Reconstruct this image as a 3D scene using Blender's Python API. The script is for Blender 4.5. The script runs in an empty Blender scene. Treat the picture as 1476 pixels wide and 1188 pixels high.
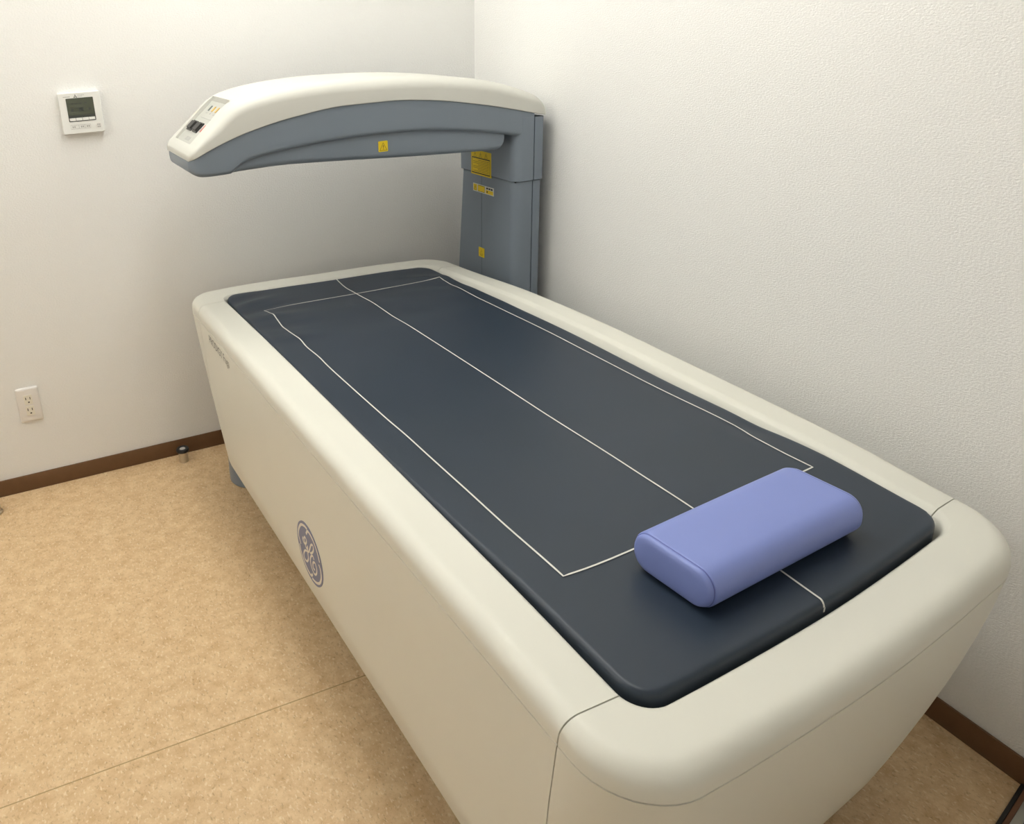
import bpy, bmesh, math
from mathutils import Vector, Matrix

C = bpy.context.scene.collection
PI = math.pi
YAW = 0.036546534            # the scanner stands about two degrees off the walls

# ------------------------------------------------------------------ helpers
def interp(x, T):
    if x <= T[0][0]: return T[0][1]
    for (a, b), (c, d) in zip(T, T[1:]):
        if x <= c:
            return b + (d - b) * (x - a) / (c - a)
    return T[-1][1]

def smooth_interp(x, T):
    """Catmull-Rom style interpolation of a table"""
    n = len(T)
    if x <= T[0][0]: return T[0][1]
    if x >= T[-1][0]: return T[-1][1]
    for i in range(n - 1):
        x0, y0 = T[i]; x1, y1 = T[i + 1]
        if x <= x1:
            h = x1 - x0; t = (x - x0) / h
            def slope(k):
                if k == 0: return (T[1][1] - T[0][1]) / (T[1][0] - T[0][0])
                if k == n - 1: return (T[-1][1] - T[-2][1]) / (T[-1][0] - T[-2][0])
                a = (T[k][1] - T[k-1][1]) / (T[k][0] - T[k-1][0])
                b = (T[k+1][1] - T[k][1]) / (T[k+1][0] - T[k][0])
                if a * b <= 0: return 0.0
                return 2 * a * b / (a + b)
            m0, m1 = slope(i) * h, slope(i + 1) * h
            t2, t3 = t * t, t * t * t
            return (2*t3-3*t2+1)*y0 + (t3-2*t2+t)*m0 + (-2*t3+3*t2)*y1 + (t3-t2)*m1

def sstep(t):
    t = max(0.0, min(1.0, t)); return t * t * (3 - 2 * t)

def link_mesh(name, bm, mat, parent=None, base=(0, 0, 0), smooth=True, angle=0.6, recalc=True):
    if recalc: bmesh.ops.recalc_face_normals(bm, faces=bm.faces[:])
    if base != (0, 0, 0):
        bmesh.ops.translate(bm, verts=bm.verts[:], vec=-Vector(base))
    me = bpy.data.meshes.new(name)
    for f in bm.faces: f.smooth = smooth
    if smooth:
        for e in bm.edges:
            if len(e.link_faces) == 2 and e.calc_face_angle(0) > angle: e.smooth = False
    bm.to_mesh(me); bm.free()
    o = bpy.data.objects.new(name, me); C.objects.link(o)
    mats = mat if isinstance(mat, (list, tuple)) else [mat]
    for m in mats: me.materials.append(m)
    if parent: o.parent = parent
    return o

def tag(o, label, cat, group=None):
    o['label'] = label; o['category'] = cat
    if group: o['group'] = group
    return o

def thing(name, label, cat, loc=(0, 0, 0), rotz=0.0, group=None):
    o = bpy.data.objects.new(name, None); C.objects.link(o)
    o.empty_display_size = 0.1
    o.location = loc; o.rotation_euler = (0, 0, rotz)
    return tag(o, label, cat, group)

def struct(o):
    o['kind'] = 'structure'; return o

def box(bm, x0, x1, y0, y1, z0, z1, bev=0.0, seg=2):
    vs = [bm.verts.new(p) for p in ((x0,y0,z0),(x1,y0,z0),(x1,y1,z0),(x0,y1,z0),(x0,y0,z1),(x1,y0,z1),(x1,y1,z1),(x0,y1,z1))]
    fs = [bm.faces.new([vs[i] for i in q]) for q in ((0,3,2,1),(4,5,6,7),(0,1,5,4),(1,2,6,5),(2,3,7,6),(3,0,4,7))]
    if bev > 0:
        es = list({e for f in fs for e in f.edges})
        bmesh.ops.bevel(bm, geom=es, offset=bev, segments=seg, profile=0.5, affect='EDGES')

def loft(bm, rings, cap0=True, cap1=True, closed=True):
    R = [[bm.verts.new(p) for p in r] for r in rings]
    n = len(R[0])
    for a, b in zip(R, R[1:]):
        for i in range(n if closed else n - 1):
            j = (i + 1) % n
            bm.faces.new((a[i], a[j], b[j], b[i]))
    if cap0: bm.faces.new(R[0][::-1])
    if cap1: bm.faces.new(R[-1])
    return R

def lathe(bm, prof, cx=0, cy=0, n=32):
    rings = []
    for r, z in prof:
        rings.append([(cx + r*math.cos(2*PI*k/n), cy + r*math.sin(2*PI*k/n), z) for k in range(n)])
    loft(bm, rings, cap0=prof[0][0] > 0, cap1=prof[-1][0] > 0)

def rrect(x0, x1, y0, y1, r, seg=8, side=1):
    """rounded rectangle, counter-clockwise; r may be 4 radii: (x0y0),(x1y0),(x1y1),(x0y1); extra points on straight sides"""
    rr = r if isinstance(r, (list, tuple)) else (r,)*4
    cs = [(x0+rr[0], y0+rr[0], PI, rr[0]), (x1-rr[1], y0+rr[1], 1.5*PI, rr[1]), (x1-rr[2], y1-rr[2], 0, rr[2]), (x0+rr[3], y1-rr[3], .5*PI, rr[3])]
    arcs = []
    for cx, cy, a, q in cs:
        arcs.append([(cx + q*math.cos(a+.5*PI*k/seg), cy + q*math.sin(a+.5*PI*k/seg)) for k in range(seg+1)])
    sides = side if isinstance(side, (list, tuple)) else (side,)*4
    pts = []
    for i in range(4):
        pts += arcs[i]
        a, b = arcs[i][-1], arcs[(i+1) % 4][0]
        for k in range(1, sides[i]):
            t = k / sides[i]; pts.append((a[0]+(b[0]-a[0])*t, a[1]+(b[1]-a[1])*t))
    return pts

def ribbon(bm, pts, w, frame, h=0.0004, cyc=False):
    """flat stroke through 2-D pts, frame maps (u,v,depth)->3-D"""
    n = len(pts)
    L, Rr = [], []
    for i, p in enumerate(pts):
        a = pts[(i-1) % n] if (i > 0 or cyc) else p
        b = pts[(i+1) % n] if (i < n-1 or cyc) else p
        d = Vector((b[0]-a[0], b[1]-a[1])); d = d.normalized() if d.length > 0 else Vector((1, 0))
        nn = Vector((-d.y, d.x)) * (w/2)
        L.append((p[0]+nn.x, p[1]+nn.y)); Rr.append((p[0]-nn.x, p[1]-nn.y))
    VL = [bm.verts.new(frame(u, v, h)) for u, v in L]; VR = [bm.verts.new(frame(u, v, h)) for u, v in Rr]
    rng = range(n if cyc else n-1)
    for i in rng:
        j = (i+1) % n
        bm.faces.new((VL[i], VR[i], VR[j], VL[j]))

def plate(bm, pts, frame, h0, h1):
    """solid plate from a 2-D polygon"""
    loft(bm, [[frame(u, v, h0) for u, v in pts], [frame(u, v, h1) for u, v in pts]])

def quad(bm, u0, u1, v0, v1, frame, h):
    bm.faces.new([bm.verts.new(frame(u, v, h)) for u, v in ((u0,v0),(u1,v0),(u1,v1),(u0,v1))])

def smooth_poly(pts, n=6):
    """catmull-rom through 2-D points"""
    out = []
    for i in range(len(pts)-1):
        p0 = pts[max(i-1, 0)]; p1 = pts[i]; p2 = pts[i+1]; p3 = pts[min(i+2, len(pts)-1)]
        for k in range(n):
            t = k/n
            out.append(tuple(.5*((2*p1[c]) + (-p0[c]+p2[c])*t + (2*p0[c]-5*p1[c]+4*p2[c]-p3[c])*t*t + (-p0[c]+3*p1[c]-3*p2[c]+p3[c])*t**3) for c in (0, 1)))
    out.append(pts[-1]); return out

# ------------------------------------------------------------------ materials
def new_mat(name, col, rough=0.5, metal=0.0, spec=0.5):
    m = bpy.data.materials.new(name); m.use_nodes = True
    b = m.node_tree.nodes['Principled BSDF']
    b.inputs['Base Color'].default_value = (*col, 1)
    b.inputs['Roughness'].default_value = rough
    b.inputs['Metallic'].default_value = metal
    b.inputs['Specular IOR Level'].default_value = spec
    return m

def nodes(m): return m.node_tree.nodes, m.node_tree.links, m.node_tree.nodes['Principled BSDF']

def add_bump(m, scale, strength, dist, detail=3, stretch=(1, 1, 1), rough=0.55):
    N, L, b = nodes(m)
    tc = N.new('ShaderNodeTexCoord'); mp = N.new('ShaderNodeMapping'); mp.inputs['Scale'].default_value = stretch
    nz = N.new('ShaderNodeTexNoise'); nz.inputs['Scale'].default_value = scale; nz.inputs['Detail'].default_value = detail
    nz.inputs['Roughness'].default_value = rough
    bp = N.new('ShaderNodeBump'); bp.inputs['Strength'].default_value = strength; bp.inputs['Distance'].default_value = dist
    L.new(tc.outputs['Object'], mp.inputs['Vector']); L.new(mp.outputs['Vector'], nz.inputs['Vector'])
    L.new(nz.outputs['Fac'], bp.inputs['Height']); L.new(bp.outputs['Normal'], b.inputs['Normal'])
    return nz

def add_mottle(m, c0, c1, scale, detail=4):
    N, L, b = nodes(m)
    tc = N.new('ShaderNodeTexCoord'); nz = N.new('ShaderNodeTexNoise')
    nz.inputs['Scale'].default_value = scale; nz.inputs['Detail'].default_value = detail
    rp = N.new('ShaderNodeValToRGB')
    rp.color_ramp.elements[0].position = .3; rp.color_ramp.elements[0].color = (*c0, 1)
    rp.color_ramp.elements[1].position = .7; rp.color_ramp.elements[1].color = (*c1, 1)
    L.new(tc.outputs['Object'], nz.inputs['Vector']); L.new(nz.outputs['Fac'], rp.inputs['Fac']); L.new(rp.outputs['Color'], b.inputs['Base Color'])

M = {}
M['wall'] = new_mat('wallpaper', (.915, .91, .89), .85, spec=.25)
add_mottle(M['wall'], (.905, .90, .88), (.925, .92, .90), 260, 3)
add_bump(M['wall'], 215, .75, .0030, 3, (.8, .8, 1.5))
M['ceiling'] = new_mat('ceiling_board', (.94, .935, .92), .9)
add_bump(M['ceiling'], 120, .2, .001)
M['base'] = new_mat('brown_vinyl_base', (.15, .074, .032), .45)
add_mottle(M['base'], (.142, .07, .030), (.158, .078, .034), 40)
M['cream'] = new_mat('cream_plastic', (.75, .74, .665), .42, spec=.4)
add_mottle(M['cream'], (.745, .735, .66), (.755, .745, .67), 6)
add_bump(M['cream'], 900, .03, .0004)
M['white_cover'] = new_mat('ivory_plastic', (.65, .645, .595), .5, spec=.45)
add_mottle(M['white_cover'], (.645, .64, .59), (.655, .65, .60), 8)
M['blue_grey'] = new_mat('blue_grey_plastic', (.205, .243, .290), .40, spec=.45)
add_mottle(M['blue_grey'], (.202, .240, .287), (.208, .246, .293), 9)
add_bump(M['blue_grey'], 1200, .05, .0004)
M['dark'] = new_mat('gap_shade', (.012, .011, .010), .8)  # near-black colour standing in for shade inside the joints
M['seam'] = new_mat('seam_shadow_strip', (.10, .115, .13), .6)
M['mat'] = new_mat('navy_vinyl', (.017, .029, .048), .42, spec=.5)
add_mottle(M['mat'], (.016, .028, .046), (.018, .030, .050), 7)
add_bump(M['mat'], 700, .08, .0005)
M['piping'] = new_mat('white_print_line', (.72, .71, .66), .5)
M['pillow'] = new_mat('periwinkle_vinyl', (.225, .285, .66), .40, spec=.5)
add_mottle(M['pillow'], (.222, .282, .64), (.228, .288, .65), 12)
add_bump(M['pillow'], 60, .05, .002)
M['pillow_seam'] = new_mat('pillow_seam', (.13, .16, .46), .5)
M['yellow'] = new_mat('label_yellow', (.83, .60, .008), .5)
M['label_white'] = new_mat('label_white', (.72, .72, .68), .5)
M['ink'] = new_mat('label_ink', (.03, .025, .012), .6)
M['ink_soft'] = new_mat('label_fine_print', (.32, .21, .01), .6)
M['emblem'] = new_mat('emblem_blue', (.18, .205, .34), .45)
M['emblem_white'] = new_mat('emblem_white', (.80, .76, .68), .45)
M['letter'] = new_mat('lettering_grey', (.17, .165, .15), .5)
M['panel'] = new_mat('panel_film', (.50, .50, .46), .5)
M['black'] = new_mat('black_plastic', (.018, .018, .018), .4)
M['red'] = new_mat('red_mark', (.55, .10, .07), .5)
M['amber'] = new_mat('amber_lens', (.62, .40, .06), .4)
M['green_lens'] = new_mat('grey_green_lens', (.12, .16, .15), .4)
M['orange_lens'] = new_mat('orange_lens', (.50, .13, .05), .4)
M['print_grey'] = new_mat('panel_print', (.46, .46, .44), .5)
M['remote'] = new_mat('remote_white', (.87, .87, .84), .45)
M['lcd'] = new_mat('lcd_grey_green', (.082, .092, .066), .25)
M['lcd_dark'] = new_mat('lcd_segment', (.03, .036, .03), .35)
M['bezel'] = new_mat('lcd_bezel', (.05, .055, .048), .35)
M['plate'] = new_mat('outlet_plate', (.84, .81, .78), .45)
M['socket'] = new_mat('outlet_socket', (.84, .80, .70), .45)
M['slot'] = new_mat('outlet_slot', (.06, .045, .03), .6)
M['steel'] = new_mat('brushed_steel', (.56, .52, .45), .38, metal=1)
M['rubber'] = new_mat('black_rubber', (.012, .012, .013), .5)
M['screw'] = new_mat('screw_zinc', (.62, .62, .62), .4, metal=.7)
M['alu'] = new_mat('anodised_track', (.50, .50, .45), .4, metal=.6)
M['brown_strip'] = new_mat('brown_track_strip', (.20, .095, .05), .5)
for nm, st in (('tube', 10.0), ('tube_fill', 20.0)):
    M[nm] = new_mat('lamp_' + nm, (.9, .9, .88), .5); b_ = nodes(M[nm])[2]
    M[nm].cycles.emission_sampling = 'FRONT'
    b_.inputs['Emission Color'].default_value = (1, .99, .935, 1); b_.inputs['Emission Strength'].default_value = st

# floor: speckled tan vinyl sheet with one welded joint
def floor_material():
    m = new_mat('speckled_vinyl_floor', (.6, .4, .22), .42, spec=.35)
    N, L, b = nodes(m)
    tc = N.new('ShaderNodeTexCoord')
    def noise(scale, det, rough=.6):
        n = N.new('ShaderNodeTexNoise'); n.inputs['Scale'].default_value = scale
        n.inputs['Detail'].default_value = det; n.inputs['Roughness'].default_value = rough
        L.new(tc.outputs['Object'], n.inputs['Vector']); return n
    mp = N.new('ShaderNodeMapping'); mp.inputs['Scale'].default_value = (1, .55, 1); mp.inputs['Rotation'].default_value = (0, 0, .5)
    L.new(tc.outputs['Object'], mp.inputs['Vector'])
    n1 = noise(26, 6, .72); n2 = noise(150, 3, .65); n3 = noise(165, 2, .5)
    L.new(mp.outputs['Vector'], n2.inputs['Vector']); L.new(mp.outputs['Vector'], n3.inputs['Vector'])
    r1 = N.new('ShaderNodeValToRGB'); e = r1.color_ramp.elements
    e[0].position = .36; e[0].color = (.64, .425, .225, 1)
    e[1].position = .64; e[1].color = (.79, .585, .35, 1)
    L.new(n1.outputs['Fac'], r1.inputs['Fac'])
    r2 = N.new('ShaderNodeValToRGB'); e = r2.color_ramp.elements
    e[0].position = .28; e[0].color = (.58, .50, .45, 1); e[1].position = .44; e[1].color = (1, 1, 1, 1)
    L.new(n2.outputs['Fac'], r2.inputs['Fac'])
    mx = N.new('ShaderNodeMix'); mx.data_type = 'RGBA'; mx.blend_type = 'MULTIPLY'; mx.inputs[0].default_value = .75
    L.new(r1.outputs['Color'], mx.inputs[6]); L.new(r2.outputs['Color'], mx.inputs[7])
    r3 = N.new('ShaderNodeValToRGB'); e = r3.color_ramp.elements
    e[0].position = .58; e[0].color = (0, 0, 0, 1); e[1].position = .70; e[1].color = (.8, .8, .8, 1)
    L.new(n3.outputs['Fac'], r3.inputs['Fac'])
    mx2 = N.new('ShaderNodeMix'); mx2.data_type = 'RGBA'
    L.new(r3.outputs['Color'], mx2.inputs[0]); L.new(mx.outputs[2], mx2.inputs[6]); mx2.inputs[7].default_value = (.85, .69, .47, 1)
    # welded joint across the room
    sx = N.new('ShaderNodeSeparateXYZ'); L.new(tc.outputs['Object'], sx.inputs[0])
    a = N.new('ShaderNodeMath'); a.operation = 'ADD'; a.inputs[1].default_value = 1.2625; L.new(sx.outputs['Y'], a.inputs[0])
    ab = N.new('ShaderNodeMath'); ab.operation = 'ABSOLUTE'; L.new(a.outputs[0], ab.inputs[0])
    lt = N.new('ShaderNodeMath'); lt.operation = 'LESS_THAN'; lt.inputs[1].default_value = .0016; L.new(ab.outputs[0], lt.inputs[0])
    ml = N.new('ShaderNodeMath'); ml.operation = 'MULTIPLY'; ml.inputs[1].default_value = .75; L.new(lt.outputs[0], ml.inputs[0])
    mx3 = N.new('ShaderNodeMix'); mx3.data_type = 'RGBA'; L.new(ml.outputs[0], mx3.inputs[0])
    L.new(mx2.outputs[2], mx3.inputs[6]); mx3.inputs[7].default_value = (.34, .22, .085, 1)
    L.new(mx3.outputs[2], b.inputs['Base Color'])
    bp = N.new('ShaderNodeBump'); bp.inputs['Strength'].default_value = .08; bp.inputs['Distance'].default_value = .001
    L.new(n2.outputs['Fac'], bp.inputs['Height']); L.new(bp.outputs['Normal'], b.inputs['Normal'])
    return m
M['floor'] = floor_material()

# ------------------------------------------------------------------ the room
XW, YF_, ZC = -3.0, -3.0, 2.40
def slab(name, x0, x1, y0, y1, z0, z1, m):
    bm = bmesh.new(); box(bm, x0, x1, y0, y1, z0, z1)
    return struct(link_mesh(name, bm, m, smooth=False))
slab('floor', XW-.1, .1, YF_, .1, -.1, 0, M['floor'])
slab('ceiling', XW-.1, .1, YF_, .1, ZC, ZC+.1, M['ceiling'])
slab('wall_back', XW, 0, 0, .1, 0, ZC, M['wall'])
slab('wall_right', 0, .1, YF_, .1, 0, ZC, M['wall'])
slab('wall_left', XW-.1, XW, YF_, .1, 0, ZC, M['wall'])
slab('wall_front', XW-.1, .1, YF_-.1, YF_, 0, ZC, M['wall'])

HB = .058
def baseboard(name, x0, x1, y0, y1):
    bm = bmesh.new(); box(bm, x0, x1, y0, y1, 0, HB, .0015, 2)
    return struct(link_mesh(name, bm, M['base']))
baseboard('baseboard_back', XW, 0, -.006, 0)
baseboard('baseboard_right', -.006, 0, YF_, -.006)

# metal floor track of the doorway, at the lower right
tr = bpy.data.objects.new('trim_1', None); C.objects.link(tr); tr.location = (-.006, -2.081, 0); tr.rotation_euler = (0, 0, .245)
struct(tr)
def track(name, y0, y1, h, m):
    bm = bmesh.new(); box(bm, -.62, 0, -y1, -y0, 0, h, .0008, 1); return link_mesh(name, bm, m, tr)
track('gasket', 0, .007, .006, M['black'])
track('brown_strip', .007, .016, .004, M['brown_strip'])
track('metal_rail', .016, .031, .007, M['alu'])
track('groove', .031, .039, .002, M['black'])
track('metal_rail', .039, .060, .007, M['alu'])

# ------------------------------------------------------------------ the scanner bed
XL, XR = -1.152, -.245
YN, YFAR = -2.13, -.14
TXR = [(-2.2,-.278),(-1.96,-.256),(-1.78,-.237),(-1.46,-.224),(-1.25,-.218),(-1.0,-.212),(-.68,-.222),(-.33,-.263),(-.15,-.28)]
TYN = [(-1.15,-.016),(-1.03,-.018),(-.9,-.014),(-.7,-.002),(-.5,.020),(-.37,.038),(-.25,.052)]
TYF = [(-1.15,.03),(-1.0,.035),(-.9,.03),(-.7,.005),(-.5,-.015),(-.36,-.04),(-.25,-.06)]
def warp(X, Y, Z):
    """the plan of the moulded table: long sides and ends are gently curved"""
    s = (X - XL) / (XR - XL)
    x = X + s * (smooth_interp(Y, TXR) - XR)
    wn = sstep((-1.2 - Y) / .85); wf = sstep((Y + 1.0) / .7)
    y = Y + wn * smooth_interp(X, TYN) + wf * smooth_interp(X, TYF)
    z = Z - .003 * sstep((-1.75 - Y) / .3) * sstep((Z - .55) / .06)
    return (x, y, z)

BASE = (-.70, -1.14, 0.0)
def rotp(p):
    c, s = math.cos(YAW), math.sin(YAW)
    return (c*p[0]-s*p[1], s*p[0]+c*p[1], p[2])
scanner = thing('bone_density_scanner', 'cream and blue grey bone density scanner bed with an arched scanning arm', 'medical scanner', rotp(BASE), YAW)
def sub(name, bm, m, parent=scanner, **k):
    return link_mesh(name, bm, m, parent, BASE, **k)

# section of the shell: (outset of plan: left,right,near,far ; corner radius ; z)
RX0, RX1, RY0, RY1 = -1.057, -.321, -2.037, -.236     # mouth of the recess
def shell_loops():
    S = 10; sides = (10, 28, 10, 28)
    def loop(x0, x1, y0, y1, r, z):
        return [(x, y, z) for x, y in rrect(x0, x1, y0, y1, r, S, sides)]
    L = []
    L.append(loop(RX0+.02, RX1-.04, RY0+.02, RY1-.02, .035, .596))
    L.append(loop(RX0+.0025, RX1-.0235, RY0+.0025, RY1-.0025, .036, .597))
    L.append(loop(RX0+.0015, RX1-.0215, RY0+.0015, RY1-.0015, .038, .600))
    for k in range(5):                       # inner lip fillet
        a = k/4*PI/2; r = .008
        i = r*(1-math.sin(a))
        q = .0065*(1-math.sin(a))
        L.append(loop(RX0-.005+q, RX1+.004-q-(.010*(1-k/4)), RY0-.005+q, RY1+.005-q, .045, .632+r*(math.sin(a))))
    L.append(loop(RX0-.010, RX1+.009, RY0-.010, RY1+.010, .052, .640))
    f = .028                                 # outer shoulder
    ro = [.105, .105, .085, .075]
    def rad(d): return [q-d for q in ro]
    L.append(loop(XL+f+.006, XR-f-.006, YN+f+.006, YFAR-f-.006, rad(.6*f+.004), .640))
    for k in range(0, 8):
        a = k/7*PI/2; i = f*(1-math.sin(a))
        L.append(loop(XL+i, XR-i, YN+i, YFAR-i, rad(i*.6), .640-f*(1-math.cos(a))))
    L.append(loop(XL, XR, YN, YFAR, ro, .606))
    L.append(loop(XL, XR, YN, YFAR, ro, .5972))
    L.append(loop(XL+.0022, XR-.0022, YN+.0022, YFAR-.0022, rad(.001), .5966))
    L.append(loop(XL+.0022, XR-.0022, YN+.0022, YFAR-.0022, rad(.001), .5948))
    L.append(loop(XL, XR, YN, YFAR, ro, .5942))
    zb = .165
    for k in range(1, 9):                    # tapering skirt
        t = k/8; z = .5944 + (zb-.5944)*t
        e = .085*t**1.5; s = .008*t
        L.append(loop(XL+s, XR-s, YN+e, YFAR-e, [q+(.215-q)*t for q in ro], z))
    L.append(loop(XL+.012, XR-.012, YN+.09, YFAR-.09, .21, zb-.006))
    L.append(loop(XL+.04, XR-.04, YN+.12, YFAR-.12, .19, zb-.008))
    return L
SN, SF, GAP, RAKE, KX = -1.997, -.288, .0011, .12, .0
def shell_part(name, lo, hi):
    bm = bmesh.new()
    loft(bm, shell_loops(), cap0=False, cap1=False)
    for y, sgn in ((lo, -1), (hi, 1)):
        if y is None: continue
        bmesh.ops.bisect_plane(bm, geom=bm.verts[:]+bm.edges[:]+bm.faces[:], plane_co=(-.70, y, .6), plane_no=Vector((sgn*(KX if y < -1 else 0), sgn, sgn*(RAKE if y < -1 else -RAKE))).normalized(), clear_outer=True)
    bmesh.ops.recalc_face_normals(bm, faces=bm.faces[:])
    # turn the cut edges inward a little so the joints read as grooves
    for y, sgn in ((lo, 1), (hi, -1)):
        if y is None: continue
        es = [e for e in bm.edges if len(e.link_faces) == 1 and all(abs((v.co.y-y) + (v.co.x+.70)*(KX if y < -1 else 0) + (v.co.z-.6)*(RAKE if y < -1 else -RAKE)) < 1e-4 for v in e.verts)]
        r = bmesh.ops.extrude_edge_only(bm, edges=es)
        vs = [g for g in r['geom'] if isinstance(g, bmesh.types.BMVert)]
        for v in vs:
            cx = (XL+XR)/2
            if not (RX0-.012 < v.co.x < RX1+.012): v.co.x += .006 if v.co.x < cx else -.006
            v.co.z -= .006
    for v in bm.verts: v.co = warp(*v.co)
    return sub(name, bm, M['cream'], recalc=True, angle=.9)
shell_part('table_shell', SN+GAP, SF-GAP)
shell_part('end_cap', None, SN-GAP)
shell_part('end_cap', SF+GAP, None)
# added dark core that blocks light and darkens the shell joints
bm = bmesh.new()
rings = []
for z, i in ((.17, .05), (.3, .035), (.57, .022)):
    e = .085*((.5944-z)/.43)**1.5
    rings.append([warp(x, y, z) for x, y in rrect(XL+i, XR-i, YN+i+e, YFAR-i-e, .12, 8, (8, 20, 8, 20))])
loft(bm, rings); sub('light_block_core', bm, M['dark'])
# feet
for (fx, fy) in ((-1.018, -.235), (-.37, -.26), (-1.0, -1.87), (-.40, -1.85)):
    bm = bmesh.new()
    lathe(bm, [(.086, 0), (.092, .004), (.092, .03), (.088, .165)], fx, fy, 40)
    sub('foot', bm, M['blue_grey'])

# ---- column
def sec(x0, x1, y0, y1, r, z):
    return [(x, y, z) for x, y in rrect(x0, x1, y0, y1, r, 8)]
CF, CS, CB = -.170, -.101, -.062      # front face, joint, back
CN = -.500
bm = bmesh.new(); rings = []
for z in (0, .3, .57, .75, .927):
    yf = -.136 - .037*(z-.57)/.36 if z > .3 else -.112
    rings.append(sec(CF+.004, CS, CN+.004, yf-.003, (.030, .001, .001, .02), z))
loft(bm, rings); sub('column', bm, M['blue_grey'])
bm = bmesh.new(); rings = []
for z in (0, .3, .57, .75, .927):
    yf = -.136 - .037*(z-.57)/.36 if z > .3 else -.112
    rings.append(sec(CS+.0032, CB-.004, CN+.004, yf-.003, (.001, .010, .01, .001), z))
loft(bm, rings); sub('column_back_cover', bm, M['blue_grey'])
bm = bmesh.new()
loft(bm, [sec(CF, CS, CN-.0005, -.166, (.030, .001, .001, .02), z) for z in (.930, 1.05, 1.125)]); sub('column_head', bm, M['blue_grey'])
bm = bmesh.new()
loft(bm, [sec(CS+.0032, CB, CN-.0005, -.166, (.001, .010, .01, .001), z) for z in (.930, 1.05, 1.124)]); sub('column_head_back_cover', bm, M['blue_grey'])
bm = bmesh.new(); box(bm, CS-.004, CS+.006, CN+.009, -.19, .001, 1.12); box(bm, CF+.01, CB-.01, CN+.012, -.19, .925, .932)
sub('joint_shade_filler', bm, M['dark'])  # dark boxes put in as the shade within the column joints
bm = bmesh.new(); box(bm, CF+.0036, CF+.0046, -.3045, -.3030, .45, .927); sub('panel_joint', bm, M['seam'])

# ---- arm
AN, AFr = -.500, -.225
T_bound = [(-1.20,1.103),(-1.163,1.119),(-1.105,1.144),(-1.008,1.175),(-.869,1.202),(-.726,1.216),(-.598,1.216),(-.465,1.206),(-.277,1.175),(-.107,1.137),(-.05,1.124)]
T_bot = [(-1.180,1.092),(-1.172,1.083),(-1.160,1.075),(-1.146,1.0705),(-1.120,1.069),(-1.070,1.070),(-1.062,1.0735),(-1.050,1.083),(-1.035,1.092),(-1.010,1.101),(-.95,1.110),(-.876,1.1175),(-.78,1.1235),(-.689,1.126),(-.6,1.1255),(-.513,1.123),(-.42,1.1145),(-.326,1.103),(-.25,1.0905),(-.195,1.079),(-.10,1.06)]
T_top = [(-1.176,1.128),(-1.166,1.141),(-1.150,1.154),(-1.120,1.181),(-1.09,1.208),(-1.06,1.234),(-1.035,1.250),(-1.0,1.262),(-.95,1.272),(-.9,1.278),(-.83,1.283),(-.75,1.285),(-.62,1.2825),(-.5,1.276),(-.4,1.266),(-.3,1.252),(-.22,1.235),(-.15,1.214),(-.11,1.199),(-.085,1.187),(-.068,1.172),(-.058,1.152),(-.055,1.135)]
TIP = -1.178
def plan_inset(x, R):
    e = x - TIP
    if e >= R: return 0.0
    e = max(e, 0.0); return R - math.sqrt(max(R*R - (R-e)**2, 0))
def arm_ring(x):
    zt = smooth_interp(x, T_bound); zb = min(smooth_interp(x, T_bot), zt-.006)
    y0 = AN + plan_inset(x, .024); y1 = AFr - plan_inset(x, .05)
    h = zt - zb
    rn = min(.012, h*.4); rf = min(.042, h*.75)
    pts = [(x, y1, zt), (x, (y0+y1)/2, zt), (x, y0, zt)]
    for k in range(6):
        pts.append((x, y0, zt - (h-rn)*(k+1)/6))
    for k in range(1, 6):
        a = k/5*PI/2; pts.append((x, y0+rn*(1-math.cos(a)), zb+rn*(1-math.sin(a))))
    pts.append((x, (y0+y1)/2, zb))
    for k in range(0, 9):
        a = k/8*PI/2; pts.append((x, y1-rf*(1-math.sin(a)), zb+rf*(1-math.cos(a))))
    return pts
xs = [TIP+.0005, TIP+.002, TIP+.005, TIP+.009, TIP+.014, TIP+.020, TIP+.027, TIP+.034, TIP+.044, TIP+.055, -1.105, -1.09, -1.075, -1.07, -1.066, -1.062, -1.058, -1.054, -1.05, -1.045, -1.04, -1.03, -1.02, -1.01]
xs += [-1.0 + i*.03 for i in range(30)] + [CS]
bm = bmesh.new(); loft(bm, [arm_ring(x) for x in xs]); arm = sub('arm_body', bm, M['blue_grey'], angle=.5)
# tray under the arm
T_tray = [(-1.10,1.074),(-1.067,1.071),(-.941,1.073),(-.736,1.063),(-.515,1.049),(-.277,1.037),(-.19,1.0335)]
bm = bmesh.new(); rings = []
for x in [-1.066, -1.04, -1.0, -.95, -.9, -.8, -.7, -.6, -.5, -.4, -.3, -.26, -.24, -.228, -.220, -.213, -.208, -.2045, -.203]:
    zb = smooth_interp(x, T_tray); zt = min(smooth_interp(x, T_bot)+.012, smooth_interp(x, T_bound)-.003)
    if x > -.228:
        e = -.203 - x; R = .025
        zb += R - math.sqrt(max(R*R-(R-e)**2, 0))
    y0, y1 = AN+.011, AFr-.012
    r = .016 if zt-zb > .03 else .008
    pts = [(x, y1, zt), (x, y0+.003, zt), (x, y0+.0005, zt-(zt-zb-r)*.5), (x, y0, zb+r)]
    for k in range(1, 7):
        a = k/6*PI/2; pts.append((x, y0+r*(1-math.cos(a)), zb+r*(1-math.sin(a))))
    for k in range(0, 5):
        a = k/4*PI/2; pts.append((x, y1-r*(1-math.sin(a)), zb+r*(1-math.cos(a))))
    rings.append(pts)
loft(bm, rings); sub('arm_tray', bm, M['blue_grey'], angle=.5)

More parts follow.
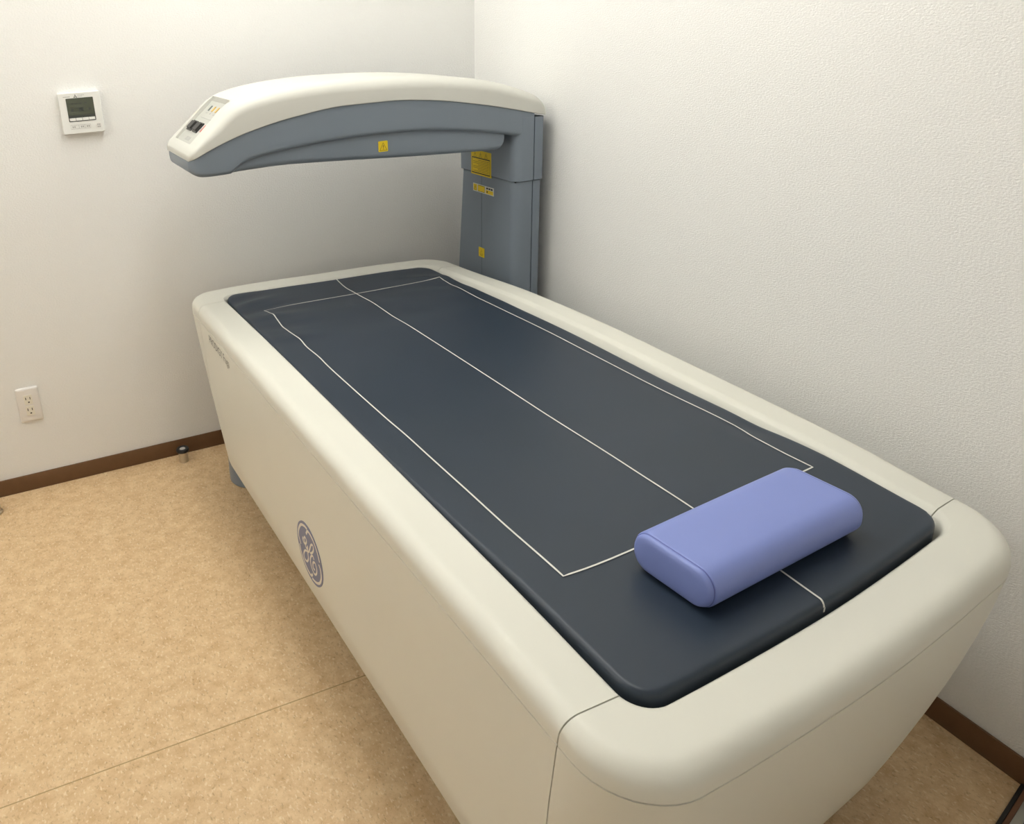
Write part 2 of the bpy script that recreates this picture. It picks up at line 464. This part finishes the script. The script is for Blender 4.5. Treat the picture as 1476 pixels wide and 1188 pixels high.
# white cover with the recessed control panel
PX0, PX1, PY0, PY1 = -1.153, -1.036, -.432, -.268
ev = .0016
xs = [-1.1755, -1.1735, -1.170, -1.166, -1.161, PX0-ev, PX0, -1.145, -1.13, -1.115, -1.10, -1.085, -1.07, -1.055, -1.045, PX1, PX1+ev, -1.025, -1.0125, -1.0]
xs += [-.98+.03*i for i in range(30)] + [-.095, -.085, -.076, -.068, -.062, -.058, -.0555, -.055]
ysu = [PY0-.012, PY0-ev, PY0, -.40, -.37, -.35, -.33, -.30, PY1, PY1+ev, PY1+.006]
def cover_ring(x):
    zb = smooth_interp(x, T_bound) + .0006
    zt = max(smooth_interp(x, T_top), zb+.004)
    y0 = AN-.004 + max(0, plan_inset(x, .03)-0); y1 = AFr+.003 - plan_inset(x, .03)
    if x > -.10:
        e = -.055 - x; R = .04
        q = R - math.sqrt(max(R*R-(R-max(e, 0))**2, 0)) if e < R else 0
        y0 += q*.25; y1 -= q*.25
    h = zt-zb
    rn = min(.034, h*.55); rf = min(.032, h*.55)
    pts = [(x, y1, zb), (x, (y0+y1)/2, zb), (x, y0+.0015, zb), (x, y0, zb+.0015)]
    n = 7
    for k in range(0, n+1):
        a = k/n*PI/2
        pts.append((x, y0+rn*1.25*(1-math.cos(a)), zt-rn*(1-math.sin(a))))
    for y in ysu:
        z = zt
        if PX0-1e-6 <= x <= PX1+1e-6 and PY0-1e-6 <= y <= PY1+1e-6:
            z = smooth_interp(PX0, T_top) + (x-PX0)/(PX1-PX0)*(smooth_interp(PX1, T_top)-smooth_interp(PX0, T_top)) - .0105
        elif PX1 < x < PX1+.03 and PY0-.005 <= y <= PY1+.005:
            z += .003                       # hood above the panel
        pts.append((x, y, z))
    for k in range(0, n+1):
        a = k/n*PI/2
        pts.append((x, y1-rf*(1-math.sin(a)), zt-rf*(1-math.cos(a))))
    return pts
bm = bmesh.new(); loft(bm, [cover_ring(x) for x in xs]); cover = sub('arm_cover', bm, M['white_cover'], angle=.75)

# control panel on the arm tip
p0 = Vector((PX0, 0, smooth_interp(PX0, T_top)-.0088)); p1 = Vector((PX1, 0, smooth_interp(PX1, T_top)-.0088))
pd = (p1-p0); plen = pd.length; pd.normalize(); pn = Vector((-pd.z, 0, pd.x))
def pf(u, v, h):         # u: across (0 at the far side), v: up the slope
    p = p0 + pd*v + pn*(h+.0012); return (p.x, PY1-u, p.z)
W_ = PY1-PY0
bm = bmesh.new(); plate(bm, [(.002, .002), (W_-.002, .002), (W_-.002, plen-.002), (.002, plen-.002)], pf, -.002, .0)
panel = sub('control_panel', bm, M['panel'], smooth=False)
panel['label'] = 'flat keypad with two black switches and four indicator marks'
def pr(u, v, w, h): return [(u-w/2, v-h/2), (u+w/2, v-h/2), (u+w/2, v+h/2), (u-w/2, v+h/2)]
for u, mk in ((.046, 'green_lens'), (.081, 'amber'), (.116, 'amber'), (.150, 'orange_lens')):
    bm = bmesh.new(); plate(bm, pr(u, plen*.825, .011, .018), pf, 0, .0012); sub('indicator_lamp', bm, M[mk], panel, smooth=False)
for u in (.034, .094):
    v = plen*.385
    bm = bmesh.new()
    loft(bm, [[pf(p_, q_, h_) for p_, q_ in pr(u, v, .044-i_, .034-i_)] for h_, i_ in ((0, 0), (.003, 0), (.003, .006), (.008, .010))])
    sub('switch', bm, M['black'], panel, smooth=False)
bm = bmesh.new(); plate(bm, pr(.136, plen*.40, .008, .024), pf, 0, .001); sub('red_mark', bm, M['red'], panel, smooth=False)
bm = bmesh.new(); plate(bm, pr(.084, plen*.605, .10, .0018), pf, 0, .0006); sub('panel_line', bm, M['print_grey'], panel, smooth=False)
for k in range(4):
    bm = bmesh.new(); plate(bm, pr(.046+.035*k, plen*.72, .012, .004), pf, 0, .0006); sub('caption', bm, M['print_grey'], panel, smooth=False)
for k in range(3):
    bm = bmesh.new(); plate(bm, pr(.070+.015*k, plen*.125, .012, .012), pf, 0, .0006); sub('caption', bm, M['print_grey'], panel, smooth=False)

# warning labels
def triangle_sign(bm, cu, cv, s, frame, h, w):
    pts = [(cu-s, cv-s*.9), (cu+s, cv-s*.9), (cu, cv+s*.95)]
    ribbon(bm, pts, w, frame, h, cyc=True)
    quad(bm, cu-w*.55, cu+w*.55, cv-s*.25, cv+s*.40, frame, h); quad(bm, cu-w*.55, cu+w*.55, cv-s*.65, cv-s*.45, frame, h)
def arm_face(u, v, h): return (u, AN+.0111-h, v)
bm = bmesh.new()
plate(bm, rrect(-.6305, -.6010, 1.0765, 1.1065, .002, 4), arm_face, -.001, .0012)
lb = sub('warning_label', bm, M['yellow'], smooth=False); lb['label'] = 'yellow square sticker with a black warning triangle on the arm'
bm = bmesh.new(); triangle_sign(bm, -.6157, 1.0905, .0115, arm_face, .0016, .0018); sub('label_print', bm, M['ink'], lb, smooth=False, recalc=False)
def head_face(u, v, h): return (CF-h, u, v)            # u runs along y
def col_face(u, v, h): return (CF+.004-h, u, v)
bm = bmesh.new(); plate(bm, [(-.3675, .9225), (-.2475, .9225), (-.2475, 1.004), (-.3675, 1.004)], head_face, -.001, .0008)
lb = sub('warning_label', bm, M['yellow'], smooth=False); lb['label'] = 'large yellow caution sticker with black framed print on the column'
bm = bmesh.new()
ribbon(bm, [(-.361, .929), (-.254, .929), (-.254, .979), (-.361, .979)], .0035, head_face, .0013, cyc=True)
for cu in (-.272, -.305, -.338): triangle_sign(bm, cu, .9905, .0085, head_face, .0013, .0014)
sub('label_print', bm, M['ink'], lb, smooth=False, recalc=False)
bm = bmesh.new()
for k in range(8):
    v = .9345+.0052*k; quad(bm, -.355, -.260+(-.03 if k % 3 == 1 else 0), v, v+.0016, head_face, .0013)
sub('fine_print', bm, M['ink_soft'], lb, smooth=False, recalc=False)
bm = bmesh.new(); plate(bm, [(-.3775, .8640), (-.2525, .8640), (-.2525, .8905), (-.3775, .8905)], col_face, -.001, .0008)
lb = sub('warning_label', bm, M['label_white'], smooth=False); lb['label'] = 'narrow white and yellow sticker strip on the column'
bm = bmesh.new()
for a, b2 in ((-.2775, -.2555), (-.3255, -.2825), (-.3745, -.3305)):
    quad(bm, a, b2, .8665, .8885 if a > -.33 else .8790, col_face, .0012)
sub('yellow_field', bm, M['yellow'], lb, smooth=False, recalc=False)
bm = bmesh.new()
triangle_sign(bm, -.2665, .8765, .0085, col_face, .0016, .0016)
ribbon(bm, [(-.3245, .8675), (-.2835, .8675), (-.2835, .8875), (-.3245, .8875)], .0014, col_face, .0016, cyc=True)
for k in range(3): quad(bm, -.345-.0135*k, -.3345-.0135*k, .8815, .8870, col_face, .0016)
quad(bm, -.343, -.337, .870, .876, col_face, .0016)
sub('label_print', bm, M['ink'], lb, smooth=False, recalc=False)
bm = bmesh.new(); plate(bm, rrect(-.3215, -.2865, .6400, .6735, .002, 4), col_face, -.001, .0010)
lb = sub('warning_label', bm, M['yellow'], smooth=False); lb['label'] = 'small yellow warning sticker low on the column'
bm = bmesh.new(); triangle_sign(bm, -.304, .6595, .0085, col_face, .0014, .0015)
for k in range(2): quad(bm, -.312, -.296, .645+.003*k, .6462+.003*k, col_face, .0014)
sub('label_print', bm, M['ink_soft'], lb, smooth=False, recalc=False)

# round emblem and lettering on the long side
SK = XL
def side_x(z): return SK + .008*max(0, (.5944-z)/.43)
def side_face(u, v, h): return (side_x(v)-h, u, v)
EC = (-1.0985, .2855); ER = .0785
def ef(u, v, h): return side_face(EC[0]-u*ER, EC[1]+v*ER, h)
bm = bmesh.new(); plate(bm, [(math.cos(2*PI*k/64), math.sin(2*PI*k/64)) for k in range(64)], ef, -.001, .0010)
em = sub('emblem', bm, M['emblem'], smooth=False); em['label'] = 'round blue emblem with a white script monogram'
bm = bmesh.new()
RING = [[(-.88,-.13),(-.98,.04),(-1.04,.20),(-.93,.50),(-.62,.86),(-.23,1.03),(.02,1.05)],
        [(-.14,.76),(-.06,.86),(.05,.99),(.30,1.00),(.63,.86),(.88,.60),(1.02,.30)],
        [(.90,.14),(1.03,-.02),(1.02,-.36),(.78,-.74),(.40,-.97),(.01,-1.05)],
        [(-1.04,-.22),(-.95,-.49),(-.76,-.73),(-.48,-.92),(-.16,-1.00),(.02,-.92),(.10,-.80)]]
for st in RING: ribbon(bm, smooth_poly([(p_/1.2, q_/1.2) for p_, q_ in st], 6), .085, ef, .0014)
MONO = [[(-.53,.39),(-.58,.24),(-.46,.16),(-.28,.26),(-.19,.44),(-.31,.52),(-.43,.38),(-.38,.18),(-.30,.07),(-.20,.10),(-.12,.26)],
        [(-.12,.26),(-.16,.04),(-.18,-.13),(-.19,-.34),(-.37,-.57),(-.60,-.60),(-.66,-.43),(-.45,-.14),(-.08,.03),(.09,.26),(.27,.54),(.46,.66),(.50,.50),(.34,.27),(.10,.09)],
        [(.44,.02),(.33,.13),(.11,-.06),(.02,-.31),(.10,-.55),(.33,-.66),(.56,-.48),(.63,-.23),(.50,-.06),(.29,-.20),(.26,-.42),(.42,-.42)]]
for st in MONO: ribbon(bm, smooth_poly([(p_/1.2, q_/1.2) for p_, q_ in st], 6), .07, ef, .0014)
sub('monogram', bm, M['emblem_white'], em, smooth=False, recalc=False)

def text_mesh(name, body, size, mat_, frame, parent, base, width, align_h):
    cu = bpy.data.curves.new(name, 'FONT'); cu.body = body; cu.size = 1.0; cu.resolution_u = 3
    o = bpy.data.objects.new(name, cu); C.objects.link(o)
    dg = bpy.context.evaluated_depsgraph_get(); dg.update()
    me = bpy.data.meshes.new_from_object(o.evaluated_get(dg))
    bpy.data.objects.remove(o); bpy.data.curves.remove(cu)
    bm = bmesh.new(); bm.from_mesh(me); bpy.data.meshes.remove(me)
    xs_ = [v.co.x for v in bm.verts]; x0, x1 = min(xs_), max(xs_)
    for v in bm.verts:
        v.co = frame((v.co.x-x0)/(x1-x0)*width, v.co.y*size, .0004)
    return link_mesh(name, bm, mat_, parent, base, smooth=False, recalc=False)
text_mesh('lettering', 'PRODIGY Fuga', .036, M['letter'], lambda u, v, h: side_face(-.360-u, .5590-.03*u+v, h), scanner, BASE, .205, 0)

# ------------------------------------------------------------------ the mat
MX0, MX1, MY0, MY1 = -1.0515, -.348, -2.029, -.2425
T_mz = [(-2.06,.6465),(-2.0,.6460),(-1.80,.6435),(-1.6,.634),(-1.3,.625),(-.8,.624),(-.5,.630),(-.3,.637),(-.24,.640)]
def bump(x, y, cx, cy, sx, sy, ang, a):
    c, s = math.cos(ang), math.sin(ang); dx, dy = x-cx, y-cy
    u, v = c*dx+s*dy, -s*dx+c*dy
    return a*math.exp(-(u/sx)**2-(v/sy)**2)
def mat_z(X, Y):
    z = smooth_interp(Y, T_mz)
    # creases at the far corners and slight sagging along the left border
    z += bump(X, Y, -.99, -.34, .07, .016, .25, .006) - bump(X, Y, -.98, -.40, .09, .02, .15, .005)
    z += bump(X, Y, -.98, -.47, .08, .02, -.1, .005) - bump(X, Y, -.97, -.55, .08, .025, -.15, .004)
    z += bump(X, Y, -.98, -.63, .07, .025, -.2, .003) + bump(X, Y, -1.0, -.27, .05, .02, .3, .004)
    z += bump(X, Y, -.75, -.50, .30, .05, .06, .0025) - bump(X, Y, -.62, -.62, .25, .06, .1, .003)
    z += bump(X, Y, -.40, -.36, .07, .02, -.3, .005) - bump(X, Y, -.42, -.44, .08, .03, -.2, .003)
    z -= bump(X, Y, -.37, -1.62, .03, .06, 0, .004)
    z += bump(X, Y, -1.045, -.25, .05, .04, 0, .004)
    return z
MB = (-.70, -1.14, .60)
matb = MB
mat_top = thing('exam_mat', 'dark navy vinyl exam mat with white border lines in the scanner bed', 'mat', rotp(MB), YAW)
def grid_lines(a, b, n, edge):
    ds = [0, .0008, .002, .004, .007, .011, .018, .03]
    L = [a+d for d in ds] + [a+.03+(b-a-.06)*k/n for k in range(1, n)] + [b-d for d in ds[::-1]]
    return L
RC, RF = .042, .009
def mat_pt(tx, Y):
    d = min(Y-MY0, MY1-Y); c = 0
    if d < RC: c = RC - math.sqrt(max(RC*RC-(RC-d)**2, 0))
    return MX0+c + tx*(MX1-MX0-2*c)
bm = bmesh.new()
gx = [(g-MX0)/(MX1-MX0) for g in grid_lines(MX0, MX1, 56, .03)]; gy = grid_lines(MY0, MY1, 130, .03)
V = []
for Y in gy:
    row = []
    for t in gx:
        X = mat_pt(t, Y)
        dy = min(Y-MY0, MY1-Y); dx = min(X-MX0, MX1-X)
        d = min(dx, dy)
        if dx < RC and dy < RC: d = max(0.0, RC - math.hypot(RC-dx, RC-dy))
        drop = RF - math.sqrt(max(RF*RF-(RF-d)**2, 0)) if d < RF else 0
        w = warp(X, Y, 0); row.append(bm.verts.new((w[0], w[1], mat_z(X, Y)-drop)))
    V.append(row)
for a, b2 in zip(V, V[1:]):
    for i in range(len(a)-1): bm.faces.new((a[i], a[i+1], b2[i+1], b2[i]))
ring = [v for v in V[0]] + [r[-1] for r in V[1:]] + V[-1][-2::-1] + [r[0] for r in V[-2:0:-1]]
low = [bm.verts.new((v.co.x, v.co.y, .602)) for v in ring]
n = len(ring)
for i in range(n):
    j = (i+1) % n; bm.faces.new((ring[j], ring[i], low[i], low[j]))
bm.faces.new(low)
link_mesh('pad', bm, M['mat'], mat_top, MB, angle=1.2)
# printed lines (plan positions measured along the mat)
def unwarp(x, y):
    X, Y = x, y
    for _ in range(30):
        w = warp(X, Y, 0); X += x-w[0]; Y += y-w[1]
    return X, Y
def line_obj(name, pts, w, cyc=False, hem=None):
    dense = []
    P = pts + ([pts[0]] if cyc else [])
    for a, b2 in zip(P, P[1:]):
        m_ = max(1, int(math.hypot(a[0]-b2[0], a[1]-b2[1])/(.0015 if hem and b2[1] < -2.0 else .012)))
        for k in range(m_): dense.append((a[0]+(b2[0]-a[0])*k/m_, a[1]+(b2[1]-a[1])*k/m_))
    if not cyc: dense.append(P[-1])
    bm = bmesh.new()
    def fr(u, v, h):
        X, Y = unwarp(u, v); d = max(min(Y-MY0, MY1-Y), .0)
        dr = RF - math.sqrt(max(RF*RF-(RF-d)**2, 0)) if d < RF else 0
        return (u, v, mat_z(X, Y)-dr+h*min(1, .3+d/RF))
    ribbon(bm, dense, w, fr, .0011, cyc)
    if hem:                                   # the line runs on down the near edge of the mat
        x, y, z0, z1 = hem
        bm.faces.new([bm.verts.new(q) for q in ((x-w/2, y, z0), (x+w/2, y, z0), (x+w/2, y, z1), (x-w/2, y, z1))])
    return link_mesh(name, bm, M['piping'], mat_top, MB, recalc=False)
LL = smooth_poly([(-.9804,-.3749),(-.9731,-.4383),(-.9757,-.5180),(-.9736,-.6039),(-.9674,-.6455),(-.9707,-.7030),(-.9678,-.7818),(-.9707,-.8757),(-.9706,-1.1619),(-.9688,-1.2853),(-.9730,-1.4796),(-.9792,-1.6461),(-.9837,-1.8054)], 6)
LR = smooth_poly([(-.4032,-1.7768),(-.4017,-1.7232),(-.3969,-1.6773),(-.3905,-1.6345),(-.3810,-1.5918),(-.3783,-1.5279),(-.3730,-1.1501),(-.3729,-.8588),(-.3948,-.4110)], 6)
LF = smooth_poly([(-.3948,-.4110),(-.5769,-.4047),(-.6863,-.3992),(-.9804,-.3749)], 6)
LN = smooth_poly([(-.9837,-1.8054),(-.8499,-1.8056),(-.4032,-1.7768)], 6)
line_obj('border_line', LL[:-1] + LN[:-1] + LR[:-1] + LF[:-1], .0034, True)
LC = smooth_poly([(-.6880,-.2470),(-.6932,-.3322),(-.6863,-.3992),(-.6718,-.5928),(-.6655,-.7692),(-.6647,-1.1841),(-.6688,-1.5047),(-.6817,-1.7521),(-.6974,-1.9619),(-.7012,-2.0150)], 6)
ye = warp(-.7020, MY0, 0)[1]
LC.append((-.7020, ye+.0002))
line_obj('centre_line', LC, .0034, hem=(-.7020, ye-.0006, mat_z(-.702, MY0)-RF+.0008, .630))

# ------------------------------------------------------------------ the pillow
PB = (-.6975, -1.893, .6475)
pillow = thing('head_pillow', 'periwinkle blue block pillow lying on the navy exam mat', 'pillow', rotp(PB), YAW+.068)
PL, PD, PH = .336, .150, .064
def pil_sec(x, k=1.0, grow=0):
    r = .030; out = []
    for y, z in rrect(-PD/2-grow, PD/2+grow, -grow, PH+grow, r+grow, 9, (6, 2, 6, 2)):
        cz = PH/2
        bulge = 0
        if z > PH*.7: bulge = .003*(1-(y/(PD/2))**2)*(1-(x/(PL/2))**2)
        out.append((x, y*k, cz+(z-cz)*k+bulge))
    return out
bm = bmesh.new(); rings = []
for x, k in [(-PL/2+.001, .975), (-PL/2+.0015, .985), (-PL/2+.003, .996), (-PL/2+.006, 1)] + [(-PL/2+.006+(PL-.012)*i/16, 1) for i in range(1, 16)] + [(PL/2-.006, 1), (PL/2-.003, .996), (PL/2-.0015, .985), (PL/2-.001, .975)]:
    rings.append(pil_sec(x, k))
loft(bm, rings); link_mesh('pillow_body', bm, M['pillow'], pillow, angle=.8)
for s in (-1, 1):
    bm = bmesh.new(); rings = []
    for e, k in ((0, .962), (.0035, .955), (.0065, .93), (.0085, .86), (.0100, .66), (.0105, .3)):
        rings.append([(s*(PL/2-.001+e*1.0), p[1]*k, PH/2+(p[2]-PH/2)*k) for p in pil_sec(PL/2, 1)])
    for r_ in rings:
        for i, p in enumerate(r_):
            if abs(p[1]) < PD and p[2] > PH: pass
    loft(bm, rings); link_mesh('end_panel', bm, M['pillow'], pillow, angle=1.0)
    bm = bmesh.new()
    a = [(s*(PL/2-.0008), p[1]*.985, PH/2+(min(p[2], PH)-PH/2)*.985) for p in pil_sec(PL/2, 1)]
    loft(bm, [[(s*(PL/2-.0030), q[1]*.985, PH/2+(q[2]-PH/2)*.985) for q in a], [(s*(PL/2+.0006), q[1]*.985, PH/2+(q[2]-PH/2)*.985) for q in a]])
    link_mesh('seam', bm, M['pillow_seam'], pillow, angle=.8)

# ------------------------------------------------------------------ wall remote
RX, RZ = -1.3602, 1.2118
rem = thing('wall_remote', 'white square air conditioner controller with dark screen on the back wall', 'thermostat', (RX, 0, RZ-.06))
def rf(u, v, h): return (u, -h, v)             # u right, v up from the lower edge, h out of the wall
bm = bmesh.new()
o_ = rrect(-.060, .060, 0, .120, .003, 3); i_ = rrect(-.0585, .0585, .0015, .1185, .003, 3)
loft(bm, [[rf(u, v, .0005) for u, v in o_], [rf(u, v, .0165) for u, v in o_], [rf(u, v, .019) for u, v in i_]])
rb = link_mesh('case', bm, M['remote'], rem, angle=.4)
bm = bmesh.new(); plate(bm, rrect(-.039, .039, .036, .104, .002, 3), rf, .018, .0194); sc = link_mesh('screen_frame', bm, M['bezel'], rem, smooth=False)
bm = bmesh.new(); plate(bm, [(-.038, .055), (.038, .055), (.038, .103), (-.038, .103)], rf, .019, .0198); link_mesh('screen', bm, M['lcd'], sc, smooth=False)
bm = bmesh.new()
for u, v, w, h in ((-.024, .087, .005, .003), (-.016, .087, .008, .002), (-.003, .087, .010, .002), (.012, .087, .008, .003), (-.028, .066, .006, .007), (-.006, .064, .013, .012), (.022, .068, .007, .006), (-.030, .075, .008, .002)):
    quad(bm, u, u+w, v, v+h, rf, .0201)
link_mesh('display_segments', bm, M['lcd_dark'], sc, smooth=False, recalc=False)
for k in range(4):
    u = -.0365+.0185*k; bm = bmesh.new(); plate(bm, [(u, .0385), (u+.0175, .0385), (u+.0175, .0465), (u, .0465)], rf, .019, .0212)
    link_mesh('button', bm, M['remote'], rem, smooth=False)
for (u0, u1) in ((-.037, -.014), (-.013, .003), (.004, .020)):
    bm = bmesh.new(); ribbon(bm, [(u0, .015), (u1, .015), (u1, .026), (u0, .026)], .0008, rf, .0196, cyc=True)
    for k in range(2): quad(bm, u0+.005+.005*k, u0+.008+.005*k, .018, .023, rf, .0196)
    link_mesh('button_outline', bm, M['print_grey'], rem, smooth=False, recalc=False)
bm = bmesh.new(); plate(bm, [(.044+.0085*math.cos(2*PI*k/32), .020+.0085*math.sin(2*PI*k/32)) for k in range(32)], rf, .0185, .0200)
pb = link_mesh('power_button', bm, M['plate'], rem, smooth=False)
bm = bmesh.new()
for v in (.0205, .0145): quad(bm, .0395, .0435, v, v+.004, rf, .0204); quad(bm, .0445, .0485, v, v+.004, rf, .0204)
link_mesh('button_print', bm, M['print_grey'], pb, smooth=False, recalc=False)
bm = bmesh.new()                                  # three diamond mark above the screen
def dia(cu, cv, ang, s=.0031):
    a = math.radians(ang); d = (math.cos(a), math.sin(a)); e = (-d[1], d[0])
    c = (cu+d[0]*s, cv+d[1]*s)
    bm.faces.new([bm.verts.new(rf(c[0]+d[0]*s*p+e[0]*s*.577*q, c[1]+d[1]*s*p+e[1]*s*.577*q, .0197)) for p, q in ((-1, 0), (0, 1), (1, 0), (0, -1))])
for a in (90, 210, 330): dia(-.0105, .1085, a)
lm_ = link_mesh('maker_mark', bm, M['lcd_dark'], rem, smooth=False, recalc=False)
text_mesh('maker_print', 'MITSUBISHI', .0052, M['print_grey'], lambda u, v, h: rf(-.004+u, .1105+v*.75, .0196), lm_, (0, 0, 0), .019, 0)
text_mesh('maker_print', 'ELECTRIC', .0052, M['print_grey'], lambda u, v, h: rf(-.004+u, .1065+v*.75, .0196), lm_, (0, 0, 0), .014, 0)
bm = bmesh.new()
for k in range(6): quad(bm, -.045+.0033*k, -.0425+.0033*k, .1075, .1098, rf, .0196)
link_mesh('small_print', bm, M['print_grey'], rem, smooth=False, recalc=False)

# ------------------------------------------------------------------ outlet
OX, OZ = -1.6721, .3086
out = thing('wall_outlet', 'white double power outlet low on the back wall', 'outlet', (OX, 0, OZ-.06))
bm = bmesh.new()
loft(bm, [[rf(u, v, h) for u, v in rrect(-.035+i, .035-i, i, .120-i, max(.006-i*.3, .001), 5)] for i, h in ((0, .0005), (0, .003), (.0012, .0055), (.004, .0075), (.008, .0082))])
link_mesh('cover_plate', bm, M['plate'], out, angle=.7)
for k, zc in enumerate((.0795, .0405)):
    bm = bmesh.new(); plate(bm, rrect(-.0125, .0125, zc-.0165, zc+.0165, .001, 3), rf, .0075, .0098)
    so = link_mesh('socket', bm, M['socket'], out, smooth=False)
    bm = bmesh.new()
    for u, w in ((-.0068, .0020), (.0062, .0018)):
        quad(bm, u-w/2-.0003, u+w/2+.0003, zc+.0005, zc+.0095, rf, .0101)
    bm.faces.new([bm.verts.new(rf(.0008+.0030*math.cos(2*PI*j/16), zc-.0085+.0026*math.sin(2*PI*j/16), .0101)) for j in range(16)])
    link_mesh('slots', bm, M['slot'], so, smooth=False, recalc=False)

# ------------------------------------------------------------------ door stops
def door_stop(x, y, label, flange):
    t = thing('door_stop', label, 'door stop', (x, y, 0))
    bm = bmesh.new()
    pr = [(.0155, 0), (.0165, .0012), (.0158, .004), (.0158, .038)]
    if flange: pr = [(.0225, 0), (.0235, .002), (.0225, .007), (.0195, .009), (.0185, .013), (.0185, .060)]
    lathe(bm, pr + [(.001, pr[-1][1])]); link_mesh('post', bm, M['steel'], t, angle=.7)
    z0 = pr[-1][1]
    bm = bmesh.new(); lathe(bm, [(.006, z0), (.0195, z0), (.0220, z0+.002), (.0224, z0+.009), (.0205, z0+.0125), (.0125, z0+.013), (.0105, z0+.011), (.006, z0+.010)])
    link_mesh('rubber_ring', bm, M['rubber'], t, angle=.9)
    bm = bmesh.new(); lathe(bm, [(.0102, z0+.006), (.0100, z0+.0116), (.008, z0+.0126), (.0005, z0+.0128)]); link_mesh('screw', bm, M['screw'], t, angle=.9)
door_stop(-1.2155, -.058, 'short steel door stop with black rubber ring beside the scanner bed', False)
door_stop(-1.834, -.099, 'steel floor stop with wide base flange at the left edge of the photo', True)

# ------------------------------------------------------------------ ceiling lamp and added fill lamp
TX = (-.125, 0.0, .125)
def ceiling_lamp(lx, ly, hl, label, tubes, watts=0):
    lamp = thing('ceiling_light', label, 'ceiling light', (lx, ly, ZC), YAW, 'ceiling fixtures')
    bm = bmesh.new(); box(bm, -.17, .17, -hl-.03, hl+.03, -.035, -.0005, .004, 2); link_mesh('housing', bm, M['remote'], lamp)
    for tx in TX:
        bm = bmesh.new()
        loft(bm, [[(tx+.0125*math.cos(2*PI*k/8), y, -.085+.0125*math.sin(2*PI*k/8)) for k in range(8)] for y in (-hl, hl)])
        link_mesh('tube', bm, tubes, lamp)
        if watts:
            la = bpy.data.lights.new('tube_light', 'AREA'); la.shape = 'RECTANGLE'; la.size = .024; la.size_y = 2*hl
            la.energy = watts; la.color = (1, .99, .935)
            lo = bpy.data.objects.new('tube_light', la); C.objects.link(lo)
            lo.location = (lx+tx*math.cos(YAW), ly+tx*math.sin(YAW), ZC-.0985); lo.rotation_euler = (0, 0, YAW)
        for y in (-hl, hl):
            bm = bmesh.new(); box(bm, tx-.016, tx+.016, y-.012, y+.012, -.10, -.034, .002, 1); link_mesh('tube_holder', bm, M['remote'], lamp)
ceiling_lamp(*rotp((-.95, -.92, 0))[:2], .9, 'white ceiling fixture with three fluorescent tubes above the scanner', M['tube'], 3.0)
ceiling_lamp(-2.35, -.70, .6, 'added fill light shaped as a white three tube ceiling fixture over the open floor', M['tube_fill'])  # added fill lamp that brightens the bed side and lower walls

# ------------------------------------------------------------------ world, camera, view
w = bpy.data.worlds.new('world'); bpy.context.scene.world = w; w.use_nodes = True
w.node_tree.nodes['Background'].inputs['Color'].default_value = (.9, .85, .75, 1)
w.node_tree.nodes['Background'].inputs['Strength'].default_value = .06
cam = bpy.data.cameras.new('camera'); co = bpy.data.objects.new('camera', cam); C.objects.link(co)
r = Vector((.9175, -.3947, -.0499)).normalized(); f = Vector((.3535, .8663, -.3529)).normalized()
u = r.cross(f).normalized(); r = f.cross(u).normalized()
co.matrix_world = Matrix(((r.x, u.x, -f.x, -1.5626), (r.y, u.y, -f.y, -2.6926), (r.z, u.z, -f.z, 1.4683), (0, 0, 0, 1)))
cam.sensor_width = 36; cam.sensor_fit = 'HORIZONTAL'
cam.lens = 1193.698*36/1476; cam.shift_x = 207.76/1476; cam.shift_y = -134.68/1476
cam.clip_start = .05
sc_ = bpy.context.scene; sc_.camera = co
sc_.view_settings.view_transform = 'Standard'; sc_.view_settings.look = 'None'
sc_.view_settings.exposure = 0.06; sc_.view_settings.gamma = 1.0; sc_.view_settings.use_curve_mapping = False
